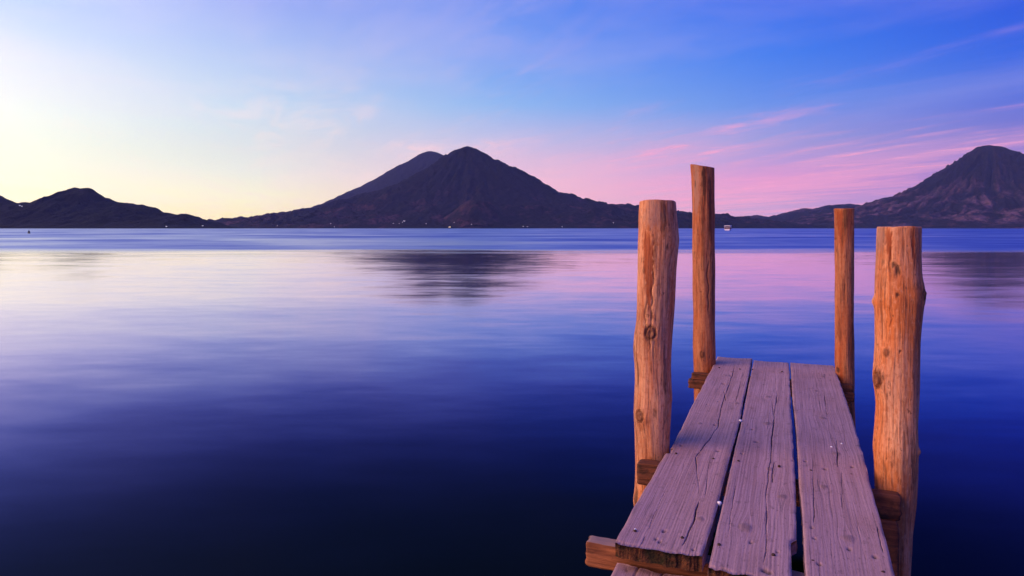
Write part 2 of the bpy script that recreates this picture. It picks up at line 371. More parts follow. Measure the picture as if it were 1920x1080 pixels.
M_NAIL = simple('galvanised_nail', (0.85, 0.85, 0.88), 0.35, 0.05, 300)
M_RUST = simple('rusty_nail', (0.05, 0.022, 0.014), 0.7, 0.3, 300)
M_WHITE = simple('white_boat_paint', (0.82, 0.80, 0.80), 0.35, 0.06, 2)
M_MAROON = simple('maroon_paint', (0.14, 0.035, 0.05), 0.5, 0.15, 2)
M_GLASS = simple('dark_boat_window', (0.012, 0.010, 0.016), 0.12, 0.1, 2)
M_DKWOOD = simple('dark_canoe_wood', (0.022, 0.017, 0.015), 0.7, 0.25, 4)
M_CLOTH = simple('dark_blue_cloth', (0.012, 0.014, 0.030), 0.9, 0.25, 9)
M_SKIN = simple('skin', (0.20, 0.10, 0.065), 0.6, 0.08, 9)
M_HAIR = simple('straw_hat', (0.10, 0.075, 0.045), 0.85, 0.2, 20)
M_WALL = simple('plaster_wall', (0.62, 0.58, 0.55), 0.85, 0.1, 0.6)
M_ROOF = simple('tin_roof', (0.20, 0.11, 0.09), 0.6, 0.2, 0.6)
M_DOOR = simple('door_wood', (0.08, 0.045, 0.03), 0.7, 0.2, 2)
M_LITW = simple('lit_window_white', (0.8, 0.8, 0.8), 0.5, 0.05, 2, emit=(0.90, 0.97, 1.0, 1), es=2.2)
M_LITY = simple('lit_window_yellow', (0.8, 0.7, 0.4), 0.5, 0.05, 2, emit=(1.0, 0.80, 0.32, 1), es=4.0)

# ------------------------------------------------------------------ the lake
def plane(name, x0, x1, y0, y1, z, m_):
    return link(name, mesh(name, [(x0, y0, z), (x1, y0, z), (x1, y1, z), (x0, y1, z)], [[0, 1, 2, 3]], False), m_)
tag(plane('lake', -13500, 17000, -2500, 22000, WATER, M_WATER), kind='structure')

# ------------------------------------------------------------------ volcanoes and hills
TERR = []
def heightfield(name, xs, ys, fn, m_):
    X, Y = np.meshgrid(xs, ys, indexing='ij')
    H, B = fn(X, Y)
    H = H + WATER
    TERR.append((xs, ys, H))
    me = mesh(name, np.stack([X, Y, H], -1).reshape(-1, 3), gridfaces(len(xs), len(ys)), True, {'bare': B.ravel()})
    me.flip_normals()
    return tag(link(name, me, m_), kind='structure')
def cone(name, D, px0, L, Rr, m_, step, front, back, squash, seed, ravine=0.16, rough=14.0, bare=None, cx=(None, None), base=-14.0):
    k = D / F; x0 = (px0 - 960) * k
    lx = max(r for r, h in L) * k * 1.05; rx = max(r for r, h in Rr) * k * 1.05
    xs = np.arange(x0 - lx, x0 + rx, step); ys = np.arange(D - front, D + back, step)
    def fn(X, Y):
        dx = X - x0; dy = (Y - D) * squash
        wob = fbm(X / 900, Y / 900, 3, seed) * 90
        r = np.hypot(dx, dy) + 1e-3
        rw = np.maximum(r + wob * sstep(r, 400, 1500) * sstep(np.abs(dy), 100, 900), 0)
        hl = np.interp(rw / k, [a for a, b in L], [b for a, b in L]); hr = np.interp(rw / k, [a for a, b in Rr], [b for a, b in Rr])
        wgt = sstep(dx / r, -0.75, 0.75)
        H = (hl * (1 - wgt) + hr * wgt) * k
        hmax = max(b for a, b in L) * k
        ang = np.arctan2(dy, dx)
        warp = fbm(X / 700, Y / 700, 3, seed + 5) * 0.10
        rv = ridged(ang * 6.5 + warp * 4, np.log(r + 200) * 0.55, 5, seed + 2, 0.66)
        frac = H / hmax
        amp = ravine * hmax * np.clip(frac, 0, 1) * (1 - sstep(frac, 0.80, 1.0)) * (0.45 + 0.55 * sstep(np.abs(dy), 0, 600))
        H = H + (rv - 0.80) * amp
        lump = fbm(X / 420, Y / 420, 5, seed + 9, 0.55)
        H = H + lump * 45 * sstep(frac, 0.0, 0.15) * (1 - sstep(frac, 0.30, 0.6))
        H = H + fbm(X / 110, Y / 110, 3, seed + 3) * rough * sstep(frac, 0.0, 0.08) * (1 - 0.6 * sstep(frac, 0.9, 1.0))
        # the foot dips under the lake
        H = np.where(H < 10, H - (10 - H) * 0.4 + base * (1 - sstep(H, -5, 10)), H)
        B = np.zeros_like(H) if bare is None else bare(X, Y, H, rv, frac, ang)
        return H, B
    return heightfield(name, xs, ys, fn, m_)
def ridge(name, D, sky, m_, step, front, back, seed, rough=10.0):
    k = D / F; pxs = [a for a, b in sky]; hs = [HZ - b for a, b in sky]
    xs = np.arange((pxs[0] - 960) * k, (pxs[-1] - 960) * k, step); ys = np.arange(D - front, D + back, step)
    def fn(X, Y):
        wob = fbm(X / 600, Y / 600, 3, seed) * 160
        sx = X + wob * sstep(np.abs(Y - D), 50, 600)
        H = np.interp(sx / k + 960, pxs, hs) * k
        u = np.where(Y < D, (D - Y) / front, (Y - D) / back)
        f = 1 - u ** 1.25
        spur = ridged(X / 520, (Y - D) / 1500, 4, seed + 4, 0.55)
        H = H * f * (1 - (0.95 - spur) * 0.9 * sstep(u, 0.02, 0.4))
        H = H + fbm(X / 90, Y / 90, 3, seed + 8) * rough * sstep(H, 0, 60)
        H = np.where(H < 8, H - (8 - H) * 0.5 - 12 * (1 - sstep(H, -5, 8)), H)
        return H, np.zeros_like(H)
    return heightfield(name, xs, ys, fn, m_)

cone('volcano', 11000, 877,
     [(0, 154), (14, 151), (30, 144), (44, 136), (69, 118), (98, 100), (133, 81), (176, 67), (211, 59), (267, 42), (317, 31), (399, 19), (473, 13), (510, 6), (560, -6)],
     [(0, 154), (16, 150), (34, 139), (58, 125), (90, 113), (126, 95), (154, 77), (179, 63), (214, 53), (249, 45), (320, 37), (391, 31), (420, 25), (470, 21), (520, 17), (620, 6), (680, -6)],
     M_TOLI, 22, 3400, 1400, 1.9, 11, 0.26, 26)
cone('volcano', 17000, 808,
     [(0, 145), (8, 144), (22, 138), (44, 124), (72, 110), (106, 89), (152, 63), (178, 52), (200, 40), (300, 12), (380, -4)],
     [(0, 145), (10, 143), (26, 136), (50, 122), (80, 106), (120, 84), (200, 40), (300, 8), (380, -4)],
     M_TOLI, 44, 3400, 1000, 1.0, 23, 0.10, 14)
def goldbare(X, Y, H, rv, frac, ang): return 0.4 * sstep(frac, 0.12, 0.4) * sstep(fbm(X / 260, Y / 260, 3, 77), -0.25, 0.35)
cone('hill', 8900, 892, [(0, 54), (10, 54), (24, 47), (45, 29), (60, 17), (76, 6), (92, -3)], [(0, 54), (12, 52), (26, 49), (44, 33), (60, 17), (84, 5), (100, -3)],
     M_TOLI, 12, 560, 560, 1.0, 41, 0.22, 9, goldbare)
def sanbare_lit(X, Y, H, rv, frac, ang): return sstep(rv, 0.74, 0.86) * (1 - 0.9 * sstep(frac, 0.25, 0.7)) * sstep(frac, 0.02, 0.1) * sstep(fbm(X / 500, Y / 500, 3, 55), -0.3, 0.3)  # bare ground plus sunlit pink ridges, both painted into the slope colour
cone('volcano', 12000, 1856,
     [(0, 155), (10, 155), (24, 152), (31, 146), (50, 132), (76, 112), (100, 98), (128, 79), (160, 62), (199, 51), (226, 42), (268, 29), (330, 19), (400, 8), (460, -5)],
     [(0, 155), (12, 154), (26, 150), (46, 138), (65, 130), (100, 106), (150, 78), (220, 50), (300, 28), (380, 10), (440, -4)],
     M_SANP, 20, 3000, 1200, 1.25, 67, 0.52, 18, sanbare_lit)
ridge('hills', 14500, [(1240, 420), (1300, 411), (1345, 408), (1392, 406), (1417, 403), (1438, 407), (1467, 400), (1490, 394), (1509, 390), (1523, 392), (1548, 385), (1587, 382), (1622, 385), (1700, 380), (1800, 392), (1900, 380), (2050, 372), (2250, 390), (2450, 415)], M_SANP, 34, 2200, 900, 71, 14)
ridge('hills', 6200, [(-900, 425), (-700, 400), (-480, 360), (-250, 335), (-120, 342), (-40, 355), (0, 367), (26, 380), (45, 379), (69, 381), (84, 373), (110, 365), (126, 359), (139, 351), (152, 353), (165, 352), (181, 360), (200, 372), (226, 380), (249, 382), (275, 386), (287, 388), (304, 397), (323, 402), (349, 400), (371, 407), (388, 415), (410, 423), (440, 430)], M_HILL, 15, 1100, 700, 83, 11)

def ground(px, py, idx=0):
    """where the line of sight through a picture point meets the slopes"""
    best = None
    for xs, ys, H in TERR:
        for Y in np.arange(ys[0], ys[-1], 6.0):
            X = (px - 960) / F * Y; i = int(round((X - xs[0]) / (xs[1] - xs[0]))); j = int(round((Y - ys[0]) / (ys[1] - ys[0])))
            if 0 <= i < len(xs) and 0 <= j < len(ys) and H[i, j] > WATER + 0.5 and H[i, j] >= (HZ - py) / F * Y:
                if best is None or Y < best[1]: best = (X, Y, H[i, j])
                break
    return best

# ------------------------------------------------------------------ the pier
# local axes of the pier: x across to the right, y out along the deck; heights as the camera's
PIER = empty('wooden_pier', (0, 0, 0), -YAW)
PIER.location = (3.3 * sin(YAW), 3.3 * cos(YAW), WATER)
tag(PIER, 'narrow weathered plank pier with four stripped log posts standing in the lake', 'pier')
PO = np.array([0.0, 3.3, WATER])        # pier origin in the axes (across, along, height)
def L3(t_, s_, z_): return (t_ - PO[0], s_ - PO[1], z_ - PO[2])
def on_deck(px, py, z=-1.0):
    y = F * -z / (py - HZ); x = (px - 960) / F * y
    return x * cos(YAW) - y * sin(YAW), x * sin(YAW) + y * cos(YAW)

def plank(s0, s1, left, right, ztop, th, cracks, knots, holes, seed, ds=0.008, dt=0.0015, cup=0.004, label=None, endwear=0.005):
    """left/right: [(s, t)]; cracks: [[(s, t), ...], width, depth]; knots: (s, t, r); holes: (s, t, r)"""
    ns = int((s1 - s0) / ds) + 1; sv = np.linspace(s0, s1, ns)
    tl = np.interp(sv, [a for a, b in left], [b for a, b in left]) + gnoise(sv * 2.3, 0.5, seed) * 0.003 + gnoise(sv * 22, 3.5, seed) * 0.0006
    tr = np.interp(sv, [a for a, b in right], [b for a, b in right]) + gnoise(sv * 2.1, 7.5, seed) * 0.003 + gnoise(sv * 19, 9.5, seed) * 0.0006
    nt = int(np.max(tr - tl) / dt) + 1
    v = np.linspace(0, 1, nt)
    T = tl[:, None] + (tr - tl)[:, None] * v[None, :]; S = np.repeat(sv[:, None], nt, 1)
    # ragged sawn ends
    e0 = (S - s0); e1 = (s1 - S)
    S = S + np.exp(-e0 / 0.02) * (fbm(T * 25, 0.3, 3, seed + 2) * endwear) + np.exp(-e1 / 0.02) * (fbm(T * 25, 5.3, 3, seed + 3) * endwear)
    Z = np.zeros_like(T)
    wid = (tr - tl)[:, None]
    Z += -cup * (1 - (2 * v[None, :] - 1) ** 2) + gnoise(S * 0.9, T * 3, seed + 5) * 0.004
    warp = T + gnoise(S * 1.2, T * 4, seed + 6) * 0.02
    Z += gnoise(warp * 170, S * 1.2, seed + 7) * 0.0004 + gnoise(warp * 45, S * 0.6, seed + 8) * 0.0002
    knot = np.zeros_like(T); stain = np.zeros_like(T); swirl = np.zeros_like(T)
    for (ks, kt, kr) in knots:
        q = np.hypot((S - ks) / 1.5, T - kt) / kr + gnoise(S * 40, T * 60, seed + 11) * 0.25
        knot = np.maximum(knot, 0.42 * (1 - sstep(q, 0.3, 1.25))); Z += 0.0025 * np.exp(-q * q) - 0.0012 * np.exp(-((q - 1) / 0.3) ** 2)
        g = np.exp(-((S - ks) / (kr * 4)) ** 2); sg = np.sign(T - kt)
        swirl += -sg * g * kr * 0.8 * np.exp(-np.abs(T - kt) / (kr * 2.2))
    for (hs, ht, hr) in holes:
        q = np.hypot((S - hs) / 1.25, T - ht) / hr + gnoise(S * 90, T * 90, seed + 12) * 0.3
        Z -= 0.008 * np.exp(-q * q * 1.6); stain = np.maximum(stain, 0.7 * (1 - sstep(q, 0.4, 1.3)))
    for pts, cw, cd in cracks:
        cs_ = np.array([a for a, b in pts]); ct = np.array([b for a, b in pts])
        o_ = np.argsort(cs_); cs_, ct = cs_[o_], ct[o_]
        tc = np.interp(S, cs_, ct) + gnoise(S * 9, ct[0] * 9, seed + 13) * 0.0030 + gnoise(S * 60, ct[0] * 31, seed + 14) * 0.0012
        L_ = cs_[-1] - cs_[0]
        end = sstep(S, cs_[0], cs_[0] + 0.18 * L_) * (1 - sstep(S, cs_[-1] - 0.18 * L_, cs_[-1]))
        open_ = end * (0.55 + 0.6 * np.clip(0.5 + gnoise(S * 5, ct[0] * 17, seed + 15), 0, 1))
        dd = np.abs(T - tc) / (0.5 * cw * np.maximum(open_, 0.05))
        Z -= cd * open_ * np.exp(-dd * dd); stain = np.maximum(stain, 0.45 * (open_ > 0.05) * np.exp(-dd * dd * 0.7))
    # worn arrises
    de = np.minimum(np.minimum(v[None, :] * wid, (1 - v[None, :]) * wid), np.minimum(e0, e1))
    Z -= 0.006 * np.exp(-de / 0.004) * (1 + gnoise(S * 9, T * 9, seed + 16))
    P = np.stack([T - PO[0], S - PO[1], Z + ztop - PO[2]], -1)
    org = P.reshape(-1, 3).mean(0); org[2] = ztop - th - PO[2]
    top = P.reshape(-1, 3) - org
    idx = np.arange(ns * nt).reshape(ns, nt)
    loop = np.concatenate([idx[0, :-1], idx[:-1, -1], idx[-1, :0:-1], idx[:0:-1, 0]])
    n0 = len(top); m_ = len(loop)
    ring = top[loop].copy(); rings = []
    for q in (0.35, 0.7, 1.0):
        rg = ring.copy(); rg[:, 2] = ring[:, 2] * (1 - q) + q * (gnoise(np.arange(m_) * 0.05, q * 5, seed + 20) * 0.003)
        jit = gnoise(np.arange(m_) * 0.21, q * 9, seed + 21)[:, None] * 0.004 * (1 if q < 1 else 0.5)
        ctr = np.array([[0.0, 0.0]]); rg[:, :2] += jit * np.sign(rg[:, :2] + 1e-9)
        rings.append(rg)
    V = np.concatenate([top] + rings)
    fa = gridfaces(ns, nt)[:, ::-1].tolist(); mi = [0] * len(fa)
    prevr = loop
    isend = np.zeros(m_, bool); isend[:nt - 1] = True; isend[nt - 1 + ns - 1:nt - 1 + ns - 1 + nt - 1] = True
    for q in range(3):
        cr = n0 + q * m_ + np.arange(m_)
        for a in range(m_):
            b = (a + 1) % m_; fa.append([int(prevr[a]), int(prevr[b]), int(cr[b]), int(cr[a])][::-1]); mi.append(1 if isend[a] else 0)
        prevr = cr
    fa.append([int(q) for q in prevr]); mi.append(0)
    pad = lambda a: np.concatenate([a.ravel(), np.tile(a.ravel()[loop] * 0, 3)])
    me = mesh('plank', V, fa, True, {'knot': pad(knot), 'stain': pad(stain), 'swirl': pad(swirl)}, mi)
    ob = link('plank', me, [M_DECK, M_END], PIER, tuple(org))
    if label: ob['label'] = label
    return ob, org
def nail(pl, org, px=None, py=None, st=None, m_=M_NAIL, r=0.006, ztop=-1.0, h=0.003):
    s_, t_ = st if st else on_deck(px, py)[::-1]
    mb = MB(); rings = []
    for rr_, hh in ((r, -0.012), (r, h * 0.5), (r * 0.75, h), (r * 0.2, h * 1.2)):
        rings.append([(rr_ * cos(a * pi / 4), rr_ * sin(a * pi / 4), hh) for a in range(8)])
    mb.loft(rings)
    loc = np.array([t_ - PO[0], s_ - PO[1], ztop - PO[2]]) - org
    return link('nail', mb.mesh('nail', True), m_, pl, tuple(loc))

def pts(lst, z=-1.0):
    r = []
    for px, py in lst:
        t_, s_ = on_deck(px, py, z); r.append((s_, t_))
    return sorted(r)
def rcracks(n, s0, s1, t0, t1, seed):
    rg = random.Random(seed); o_ = []
    for _ in range(n):
        a = rg.uniform(s0, s1 - 0.3); L_ = rg.uniform(0.12, 0.5); tt = rg.uniform(t0, t1); dr = rg.uniform(-0.012, 0.012)
        o_.append([[(a, tt), (a + L_ * 0.5, tt + dr * 0.4), (a + L_, tt + dr)], rg.uniform(0.0009, 0.0013), rg.uniform(0.002, 0.004)])
    return o_
S_FAR = 5.51
# left plank: long wandering split, notch beside the near post
gl = pts([(1410, 674), (1387, 787), (1347, 942), (1317, 1042)])
le = [(2.1, -0.512), (3.06, -0.510), (3.08, -0.509), (3.085, -0.490), (3.16, -0.486), (3.165, -0.497), (4.2, -0.503), (5.6, -0.512)]
P1, O1 = plank(2.150, S_FAR + 0.05, le, gl, -1.0, 0.052,
   [[pts([(1378, 675), (1374, 700), (1359, 742), (1352, 765), (1346, 800), (1330, 822), (1304, 855), (1308, 895), (1312, 930), (1310, 948)]), 0.0030, 0.016],
    [pts([(1312, 935), (1302, 970), (1290, 1000), (1276, 1031)]), 0.0034, 0.02],
    [pts([(1210, 1002), (1200, 1022)]), 0.0022, 0.012], [pts([(1357, 730), (1361, 752)]), 0.004, 0.016],
    [pts([(1395, 690), (1378, 760)]), 0.0016, 0.008], [pts([(1330, 860), (1322, 940)]), 0.0016, 0.007]] + rcracks(7, 2.2, 5.3, -0.48, -0.29, 3),
   [(5.02, -0.36, 0.018), (4.88, -0.40, 0.016), (2.42, -0.28, 0.014), (4.1, -0.27, 0.016), (3.62, -0.42, 0.013)],
   [on_deck(q, r_)[::-1] + (w_,) for q, r_, w_ in ((1370, 703, 0.011), (1356, 718, 0.012), (1340, 795, 0.008), (1277, 834, 0.008), (1346, 845, 0.009), (1245, 993, 0.008), (1230, 1008, 0.006), (1237, 1013, 0.006), (1326, 757, 0.006), (1347, 752, 0.006), (1300, 1030, 0.005))],
   5, label='left plank with a long wandering split')
nail(P1, O1, 1388.5, 788, r=0.0075); nail(P1, O1, 1349, 942, r=0.0075); nail(P1, O1, 1191, 993, r=0.004)
# middle plank: right edge broken away near the close end
ml = pts([(1413, 675), (1391, 787), (1355, 942), (1330, 1048)])
mr_ = [(1.9, 0.020), (2.0, 0.018), (2.33, 0.010), (2.37, 0.012), (2.40, 0.028), (3.0, 0.026), (4.0, 0.018), (5.6, 0.008)]
P2, O2 = plank(2.095, S_FAR, ml, mr_, -1.002, 0.052,
   [[pts([(1452, 712), (1457, 740), (1450, 790), (1446, 850), (1437, 920), (1441, 990)]), 0.0026, 0.012],
    [pts([(1447, 745), (1452, 790), (1443, 850)]), 0.0022, 0.010], [pts([(1452, 860), (1447, 905)]), 0.003, 0.012],
    [pts([(1438, 930), (1436, 1030), (1430, 1060)]), 0.0024, 0.010], [pts([(1380, 900), (1364, 1010)]), 0.0014, 0.007]] + rcracks(9, 2.15, 5.3, -0.23, 0.0, 9),
   [(4.35, -0.11, 0.020), (3.75, -0.10, 0.022), (2.42, -0.13, 0.026), (3.05, -0.07, 0.018), (5.1, -0.05, 0.014), (2.75, -0.02, 0.018)],
   [on_deck(q, r_)[::-1] + (w_,) for q, r_, w_ in ((1418, 826, 0.010), (1391, 849, 0.006), (1408, 1014, 0.006), (1458, 1033, 0.005), (1432, 1066, 0.010), (1441, 1070, 0.010), (1486, 862, 0.006), (1410, 803, 0.008), (1478, 700, 0.006), (1428, 696, 0.006))],
   15, label='middle plank with a piece broken from its edge', endwear=0.010)
# right plank
rl = [(1.7, 0.050), (2.6, 0.044), (3.4, 0.040), (4.4, 0.026), (5.6, 0.017)]
rr2 = pts([(1563, 682), (1600, 790), (1640, 935), (1681, 1080)]); rr2 = [(1.7, rr2[0][1] - 0.004)] + rr2 + [(5.7, rr2[-1][1])]
P3, O3 = plank(1.86, S_FAR - 0.02, rl, rr2, -0.998, 0.052,
   [[pts([(1545, 735), (1548, 760), (1552, 785)]), 0.0022, 0.010], [pts([(1568, 820), (1571, 850), (1569, 880)]), 0.003, 0.012],
    [pts([(1551, 780), (1556, 810), (1572, 850)]), 0.0016, 0.008], [pts([(1644, 985), (1650, 1020), (1659, 1040)]), 0.0026, 0.012],
    [pts([(1525, 850), (1526, 1000)]), 0.0014, 0.008], [pts([(1578, 880), (1580, 960)]), 0.0014, 0.008]] + rcracks(10, 1.95, 5.3, 0.06, 0.27, 19),
   [(3.95, 0.17, 0.022), (4.6, 0.16, 0.016), (3.35, 0.20, 0.020), (2.9, 0.13, 0.016), (2.45, 0.18, 0.022), (5.05, 0.22, 0.014)],
   [on_deck(q, r_)[::-1] + (w_,) for q, r_, w_ in ((1547, 879, 0.010), (1598, 876, 0.008), (1510, 865, 0.007), (1592, 1029, 0.008), (1522, 990, 0.006), (1527, 1010, 0.006), (1536, 1058, 0.007), (1640, 1044, 0.008), (1536, 700, 0.006), (1558, 712, 0.006))],
   25, label='right plank running on past its neighbours')
nail(P3, O3, 1559, 838, r=0.005, ztop=-1.000); nail(P3, O3, 1578, 832, r=0.004, ztop=-1.000)

for pl, og, tt in ((P1, O1, (-0.455, -0.300)), (P2, O2, (-0.215, -0.030)), (P3, O3, (0.085, 0.245))):
    for ss in (2.252, 3.087, 5.122):
        for a in tt: nail(pl, og, st=(ss + random.uniform(-0.012, 0.012), a + random.uniform(-0.02, 0.02)), m_=M_RUST, r=0.0055, ztop=-1.001)

# lower walkway that leads up to the deck
lows = [(-0.519, -0.297), (-0.286, -0.045), (-0.030, 0.23)]
for i, (a, b) in enumerate(lows):
    plank(-1.4, 2.205, [(-2, a), (3, a)], [(-2, b), (3, b)], -1.094 - 0.003 * i, 0.045,
          rcracks(14, 1.4, 2.6, a + 0.02, b - 0.02, 31 + i) + [[[(1.7, a + 0.07), (2.3, a + 0.072)], 0.003, 0.014], [[(1.8, a + 0.15), (2.3, a + 0.152)], 0.0035, 0.014]],
          [(1.6, (a + b) / 2, 0.02)], [(2.16, a + 0.165, 0.007), (2.16, a + 0.04, 0.006)], 41 + i, ds=0.02, dt=0.004)

# bearers
def beam(t0, t1, s0, s1, z0, z1, seed, label=None, rag=0.006, tilt=0.0, m_b=None, name='bearer'):
    nx_, per = 60, []
    def corner(r): return [(r, 0), (0, r)]
    h, w_ = z1 - z0, s1 - s0
    sec = []
    for (cx, cy, sx, sy) in ((0, 0, 1, 1), (w_, 0, -1, 1), (w_, h, -1, -1), (0, h, 1, -1)):
        sec.append((cx, cy))
    # outline with several points per side so that the faces can be uneven
    outl = []
    for a in range(4):
        p_, q_ = np.array(sec[a]), np.array(sec[(a + 1) % 4])
        for u in (0.03, 0.12, 0.3, 0.5, 0.7, 0.88, 0.97): outl.append(p_ + (q_ - p_) * u)
    outl = np.array(outl) - np.array([w_ / 2, h / 2]); m_ = len(outl)
    xs = np.concatenate([[0, 0.004], np.linspace(0.012, t1 - t0 - 0.012, nx_), [t1 - t0 - 0.004, t1 - t0]])
    V = []
    for i, x in enumerate(xs):
        sc_ = 0.86 if i in (0, len(xs) - 1) else (0.96 if i in (1, len(xs) - 2) else 1.0)
        for j, (a, b) in enumerate(outl):
            n_ = float(gnoise(x * 7, j * 0.6, seed)) * 0.0035 + float(gnoise(x * 28, j * 1.7, seed + 1)) * 0.0018
            k_ = sc_ + n_ / max(abs(a), abs(b), 0.01)
            endr = rag * float(gnoise(j * 0.7, 0.3, seed + (2 if i < 5 else 3))) * (1 if i < 3 or i > len(xs) - 4 else 0)
            V.append((x - (t1 - t0) / 2 + endr, a * k_ + tilt * x, b * k_))
    fa = gridfaces(len(xs), m_, True).tolist(); fa.append(list(range(m_))[::-1]); fa.append([(len(xs) - 1) * m_ + j for j in range(m_)])
    me = mesh('bearer', V, fa, True)
    ob = link(name, me, m_b or M_BEAM, PIER, L3((t0 + t1) / 2, (s0 + s1) / 2, (z0 + z1) / 2))
    me.flip_normals() if me.polygons[0].normal.dot(Vector(V[0])) < 0 else None
    if label: ob['label'] = label
    return ob
beam(-0.632, 0.40, 2.225, 2.275, -1.137, -1.0545, 3, 'reddish bearer jutting out at the near end')
beam(-0.628, 0.412, 3.055, 3.115, -1.150, -1.0545, 7, m_b=M_BEAM_SHADED)
beam(0.285, 0.405, 3.058, 3.112, -1.78, -1.153, 27, m_b=M_BEAM_SHADED, name='added_dark_block')  # guessed block, added to darken the area under the near bearer
beam(-0.650, 0.405, 5.095, 5.150, -1.098, -1.0545, 9, m_b=M_BEAM_SHADED)
beam(-0.672, 0.412, 5.088, 5.150, -1.165, -1.1005, 13, m_b=M_BEAM_SHADED)
beam(0.30, 0.400, 5.092, 5.146, -1.78, -1.168, 29, m_b=M_BEAM_SHADED, name='added_dark_block')  # second added block, fills the dark space below the far bearer
beam(-0.60, 0.33, 0.30, 0.38, -1.24, -1.147, 15)
beam(-0.60, 0.33, -1.25, -1.17, -1.24, -1.147, 16)

# log posts; the outline rows are (picture row, left edge, right edge) turned into metres at the post's own distance
def post(t_, s_, rows, m_, seed, feats, tops=(0.0, 0.0), zbot=-3.4, nt=150, dz=0.0068, label=None):
    D = s_ * cos(YAW) - t_ * sin(YAW); k = D / F; X0 = s_ * sin(YAW) + t_ * cos(YAW)
    xb = X0 / D * F + 960
    zz_ = np.array([-(r[0] - HZ) * k for r in rows])[::-1]; cc = np.array([((r[1] + r[2]) / 2 - xb) * k for r in rows])[::-1]; rad = np.array([(r[2] - r[1]) / 2 * k for r in rows])[::-1] * cos(atan2(X0, D))
    ztop = zz_[-1]
    zs = np.concatenate([np.linspace(zbot, -1.6, 40)[:-1], np.arange(-1.6, ztop - 0.004, dz), [ztop - 0.0025, ztop]])
    th = np.linspace(0, 2 * pi, nt, endpoint=False)
    Zg = np.repeat(zs[:, None], nt, 1); TH = np.repeat(th[None, :], len(zs), 0)
    C = np.interp(Zg, zz_, cc); Rr = np.interp(Zg, zz_, rad)
    # smooth the traced outline a little
    Rr = Rr + gnoise(np.cos(TH) * 1.2 + 5, Zg * 2.0 + np.sin(TH) * 1.2, seed) * 0.004
    cx_, sy_ = np.cos(TH), np.sin(TH)
    def n3(ka, kz, sd): return gnoise(cx_ * ka + sy_ * ka * 0.37 + 3.1, Zg * kz + sy_ * ka * 0.9, seed + sd)
    Dp = n3(2.2, 5.0, 1) * 0.0028 + gnoise(TH * 9 / pi * 2, Zg * 1.6, seed + 2) * 0.0011 + gnoise(TH * 40 / pi, Zg * 3.5, seed + 3) * 0.0006
    att = {q: np.zeros_like(Zg) for q in ('knot', 'red', 'dark', 'grey')}
    # th measured so that pi*1.5 looks back along the pier axis; the camera's bearing from the post:
    cw = atan2(-D, -X0)                                   # world bearing of the camera
    cl = cw + YAW                                         # in pier axes
    for f in feats:
        kind, px, py = f[0], f[1], f[2]
        zc_ = -(py - HZ) * k
        cen = float(np.interp(zc_, zz_, cc)); rd = float(np.interp(zc_, zz_, rad))
        off = max(-0.97, min(0.97, ((px - xb) * k - cen) / rd))
        tc = cl + math.asin(off)                          # picture-right is anticlockwise seen from above facing the camera
        da = (TH - tc + pi) % (2 * pi) - pi
        u = da * rd / k; v_ = (Zg - zc_) / k              # in picture pixels on the bark
        if kind == 'knot':
            sz, hgt = f[3] * 1.1, f[4] * 1.45
            q = np.hypot(u, v_ / 1.35) / sz + gnoise(u * 0.25 / k * k + 1.3, v_ * 0.22, seed + 30) * 0.16
            Dp = Dp + hgt * np.exp(-(q / 1.5) ** 2) - hgt * 0.75 * np.exp(-((q - 0.85) / 0.16) ** 2) - hgt * 0.5 * np.exp(-(q / 0.3) ** 2)
            Dp = Dp + hgt * 0.2 * np.sin(q * 14) * np.exp(-(q / 0.9) ** 2)
            att['knot'] = np.maximum(att['knot'], 0.75 * np.exp(-((q - 0.55) / 0.45) ** 2)); att['dark'] = np.maximum(att['dark'], 0.45 * np.exp(-((q - 0.9) / 0.2) ** 2) + 0.5 * np.exp(-(q / 0.25) ** 2))
            # fibres sweep round the knot
            Dp = Dp + 0.0012 * np.sin(u * 1.3 + 9 * np.exp(-q * 0.6)) * np.exp(-(q / 2.6) ** 2)
        elif kind == 'bulge':
            su, sv2, hgt = f[3], f[4], f[5]
            Dp = Dp + hgt * np.exp(-(u / su) ** 2 - (v_ / sv2) ** 2)
        elif kind == 'red':                               # peeled strip: px,py top; length down, width
            ln, wd = f[3], f[4]
            inn = (v_ < 0) * (v_ > -ln); fr = np.clip(-v_ / ln, 0, 1)
            wloc = wd * (1 - 0.75 * fr ** 2) * (0.85 + 0.5 * gnoise(v_ * 0.11, u * 0.55, seed + 33))
            jag = gnoise(u * 0.9, 0.5, seed + 35) * 26
            msk = (1 - sstep(np.abs(u + 0.06 * v_) / wloc, 0.75, 1.1)) * sstep(-v_ + jag, 0, 14) * (1 - sstep(-v_ + jag, ln - 20, ln))
            att['red'] = np.maximum(att['red'], msk); Dp = Dp - 0.0035 * msk + 0.0016 * msk * gnoise(u * 1.1, v_ * 0.04, seed + 36)
        elif kind in ('dark', 'grey'):                    # stain or scar; half width, half height
            su, sv2, am = f[3], f[4], f[5]
            q = np.hypot(u / su, v_ / sv2) + gnoise(u * 0.5, v_ * 0.06, seed + 37) * 0.5
            msk = am * (1 - sstep(q, 0.5, 1.1)); att[kind] = np.maximum(att[kind], msk)
            if kind == 'dark' and len(f) > 6: Dp = Dp - f[6] * msk
        elif kind == 'split':                             # drying crack, px,py top; length down, width px
            ln, wd = f[3], f[4]
            uc = gnoise(v_ * 0.045, px * 0.1, seed + 38) * 4 + gnoise(v_ * 0.2, px * 0.3, seed + 39) * 1.0
            en = sstep(-v_, 0, ln * 0.2) * (1 - sstep(-v_, ln * 0.8, ln))
            q = np.abs(u - uc) / (wd * np.maximum(en, 0.03)); msk = (en > 0.02) * np.exp(-q * q)
            Dp = Dp - 0.007 * msk * en; att['dark'] = np.maximum(att['dark'], 0.5 * msk)
